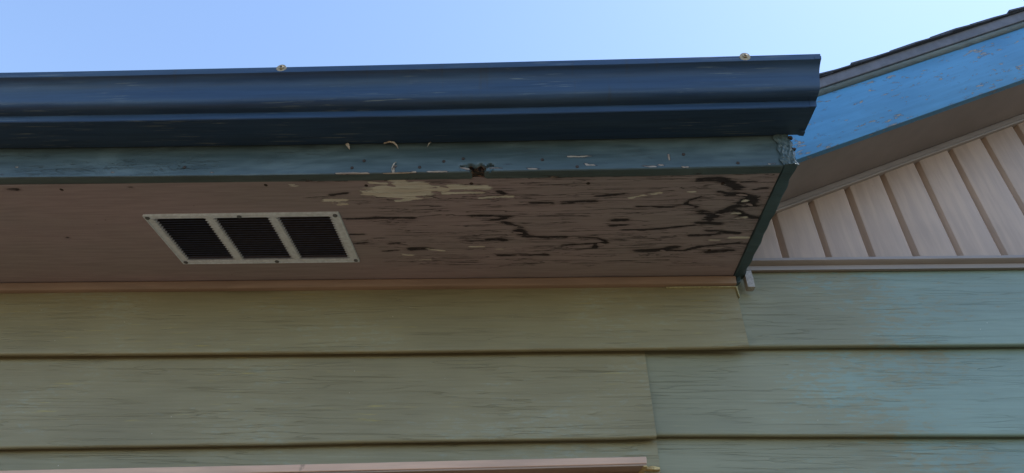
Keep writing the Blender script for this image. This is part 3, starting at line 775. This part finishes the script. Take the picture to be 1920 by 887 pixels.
def rake_sweep(x0, x1, sec, nseg=40):
    """sweep a (y, offset above the gable line) section up the slope"""
    return loft(np.linspace(x0, x1, nseg), lambda x: [(y, zg(x) + dz) for y, dz in sec])
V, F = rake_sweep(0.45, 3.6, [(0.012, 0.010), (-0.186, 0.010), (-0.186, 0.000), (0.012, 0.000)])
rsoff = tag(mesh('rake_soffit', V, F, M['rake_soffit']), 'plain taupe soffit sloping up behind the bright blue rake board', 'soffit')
V, F = rake_sweep(0.53, 3.6, [(0.010, -0.0006), (-0.0185, -0.0006), (-0.0200, -0.003), (-0.0200, -0.0145), (-0.0180, -0.0170), (-0.0185, -0.0190), (-0.0215, -0.0200), (-0.0225, -0.0225), (-0.0212, -0.0252), (-0.0170, -0.0262), (0.010, -0.0262)], 60)
rtrim = tag(mesh('rake_channel_trim', V, F, M['taupe_trim'], smooth=30), 'thin sloping taupe channel trim along the tops of the gable planks', 'trim')
V, F = rake_sweep(0.40, 3.6, [(-0.1865, 0.186), (-0.208, 0.186), (-0.2088, 0.184), (-0.2088, 0.000), (-0.2075, -0.0035), (-0.1880, -0.0035), (-0.1865, -0.002)], 80)
rake = tag(mesh('rake_fascia', V, F, M['rake'], smooth=30), 'bright blue rake fascia board with chipped paint rising to the right', 'fascia board')
V, F = rake_sweep(0.40, 3.6, [(-0.190, 0.1945), (-0.2185, 0.1945), (-0.2190, 0.192), (-0.2170, 0.188), (-0.2130, 0.1795), (-0.2092, 0.1775), (-0.2092, 0.186), (-0.190, 0.1865)], 60)
mesh('crown_strip', V, F, M['fascia'], rake, smooth=40)
groof = empty('shingled_roof', (1.8, 1.5, 1.2), 'sloping gable roof with dark asphalt shingle edge above the blue rake board', 'roof')
V, F = rake_sweep(0.40, 3.6, [(3.0, 0.2265), (-0.2262, 0.2265), (-0.2285, 0.224), (-0.2262, 0.2215), (-0.2240, 0.1970), (-0.2225, 0.1950), (3.0, 0.2040)], 40)
mesh('drip_edge', V, F, M['drip'], groof, smooth=30)
V, F = rake_sweep(0.20, 3.6, [(3.0, 0.200), (-0.185, 0.200), (-0.185, 0.188), (3.0, 0.188)], 20)
mesh('roof_deck', V, F, M['deck'], groof)
for i in range(-4, 22):
    a = 0.873 + 0.1275 * i + 0.004 * math.sin(i * 5)
    b = a + 0.1275 * 1.55
    y0 = -0.2360 - 0.004 * math.sin(i * 3.3)
    lift = 0.0065 + 0.0012 * math.sin(i * 7)
    V = []
    for x, dz0, dz1 in ((a, 0.2285 + 0.0022, 0.2285 + 0.0022 + lift), (a + 0.08, 0.2285 + 0.001, 0.2285 + 0.001 + lift * 0.8), (b, 0.2268, 0.2295)):
        for y in (y0 + 0.003 * math.sin(x * 40), 2.9):
            V += [(x, y, zg(x) + dz0), (x, y, zg(x) + dz1)]
    F = [(0, 1, 3, 2), (8, 10, 11, 9)]
    for q in (0, 4):
        F += [(q, q + 4, q + 5, q + 1), (q + 2, q + 3, q + 7, q + 6), (q + 1, q + 5, q + 7, q + 3), (q, q + 2, q + 6, q + 4)]
    mesh('shingle', V, F, M['shingle'], groof)

# the roof over the eave (behind the gutter)
V = [(XL - 0.1, -0.50, 1.045), (0.535, -0.50, 1.045), (0.535, 3.0, 2.50), (XL - 0.1, 3.0, 2.50)]
V += [(x, y, z + 0.03) for x, y, z in V]
tag(mesh('roof', V, [(0, 3, 2, 1), (4, 5, 6, 7), (0, 1, 5, 4), (1, 2, 6, 5), (2, 3, 7, 6), (3, 0, 4, 7)], M['shingle']), kind='structure')

# ------------------------------------------------------------------ window head trim at the lower edge of the picture
def head(x0, x1, zt0, zt1, zb0, zb1, yf, mat, name, parent=None, bevel=0.002):
    V, F = loft(np.linspace(x0, x1, 30), lambda x: [(0.0, zt0 + (zt1 - zt0) * (x - x0) / (x1 - x0)), (yf + wave(x, 3, .0006), zt0 + (zt1 - zt0) * (x - x0) / (x1 - x0) + wave(x, 1, .0006)), (yf + wave(x, 3, .0006), zb0 + (zb1 - zb0) * (x - x0) / (x1 - x0) + wave(x, 5, .0006)), (0.0, zb0 + (zb1 - zb0) * (x - x0) / (x1 - x0))])
    return mesh(name, V, F, mat, parent, bevel=bevel)
hx0, hx1 = -2.6, 0.219
sl_t = (0.4008 - 0.3676) / 1.40
ht = empty('window_head_trim', (-1.2, -0.03, 0.30), 'pale pink painted head trim running along the bottom left below the siding', 'window trim')
zt = lambda x: 0.4008 + (x - 0.219) * sl_t
head(hx0, hx1, zt(hx0), zt(hx1), zt(hx0) - 0.0150 - 0.008, zt(hx1) - 0.0145, -0.0652, M['pink_trim'], 'front_strip')
for o in list(C.objects):
    if o.name == 'front_strip':
        o.parent = ht; o.location = o.location - ht.location
head(hx0, hx1 - 0.0016, zt(hx0) - 0.0235, zt(hx1) - 0.0149, zt(hx0) - 0.0275, zt(hx1) - 0.0185, -0.0630, M['rust_trim'], 'soffit_strip', ht, 0.001)  # brown underside; part of its shade is put into the colour
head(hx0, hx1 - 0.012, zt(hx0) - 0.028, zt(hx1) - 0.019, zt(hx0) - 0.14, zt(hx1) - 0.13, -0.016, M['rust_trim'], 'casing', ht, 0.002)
V, F = box_vf(hx1 - 0.013, hx1 - 0.0003, -0.0645, -0.012, zt(hx1) - 0.0205, zt(hx1) - 0.0186)
V = [(x + (0.005 if y < -0.03 and x < hx1 - 0.005 else 0), y, z) for x, y, z in V]
mesh('bare_end', V, F, M['bare_wood'], ht)

# ------------------------------------------------------------------ small loose pieces
V, F = loft(np.linspace(0.222, 0.2535, 10), lambda x: [(-0.004, 0.3935 + 0.0012 * math.sin((x - .222) * 99)), (-0.020 + 0.006 * abs(x - .238) / .016, 0.3925 + 0.0015 * math.sin((x - .222) * 99)), (-0.020 + 0.006 * abs(x - .238) / .016, 0.3868 + 30 * (x - .240) ** 2 * .3), (-0.004, 0.3868)])
tag(mesh('wood_shim', V, F, M['bare_wood'], smooth=40), 'small bare yellow wood shim at the end of the pink head trim', 'shim')
V = []
for (x, z, y) in ((0.5270, 0.8850, -0.0250), (0.5435, 0.8860, -0.0265), (0.5440, 0.8600, -0.0290), (0.5425, 0.8350, -0.0310), (0.5255, 0.8360, -0.0290), (0.5262, 0.8600, -0.0270)):
    V.append((x, y, z))
V += [(x, y + 0.0012, z) for x, y, z in V]
F = [(0, 5, 2, 1), (5, 4, 3, 2), (6, 7, 8, 11), (11, 8, 9, 10)] + [(i, (i + 1) % 6, (i + 1) % 6 + 6, i + 6) for i in range(6)]
flash = tag(mesh('flashing_scrap', V, F, M['flashing']), 'small pale metal flashing scrap hanging at the corner of the eave end', 'flashing')
V, F = box_vf(0.5258, 0.5424, -0.0335, -0.010, 0.8332, 0.8350)
mesh('bent_foot', V, F, M['flashing'], flash)
V, F = box_vf(0.5265, 0.5278, -0.024, -0.004, 0.838, 0.884)
mesh('side_fold', V, F, M['flashing'], flash)
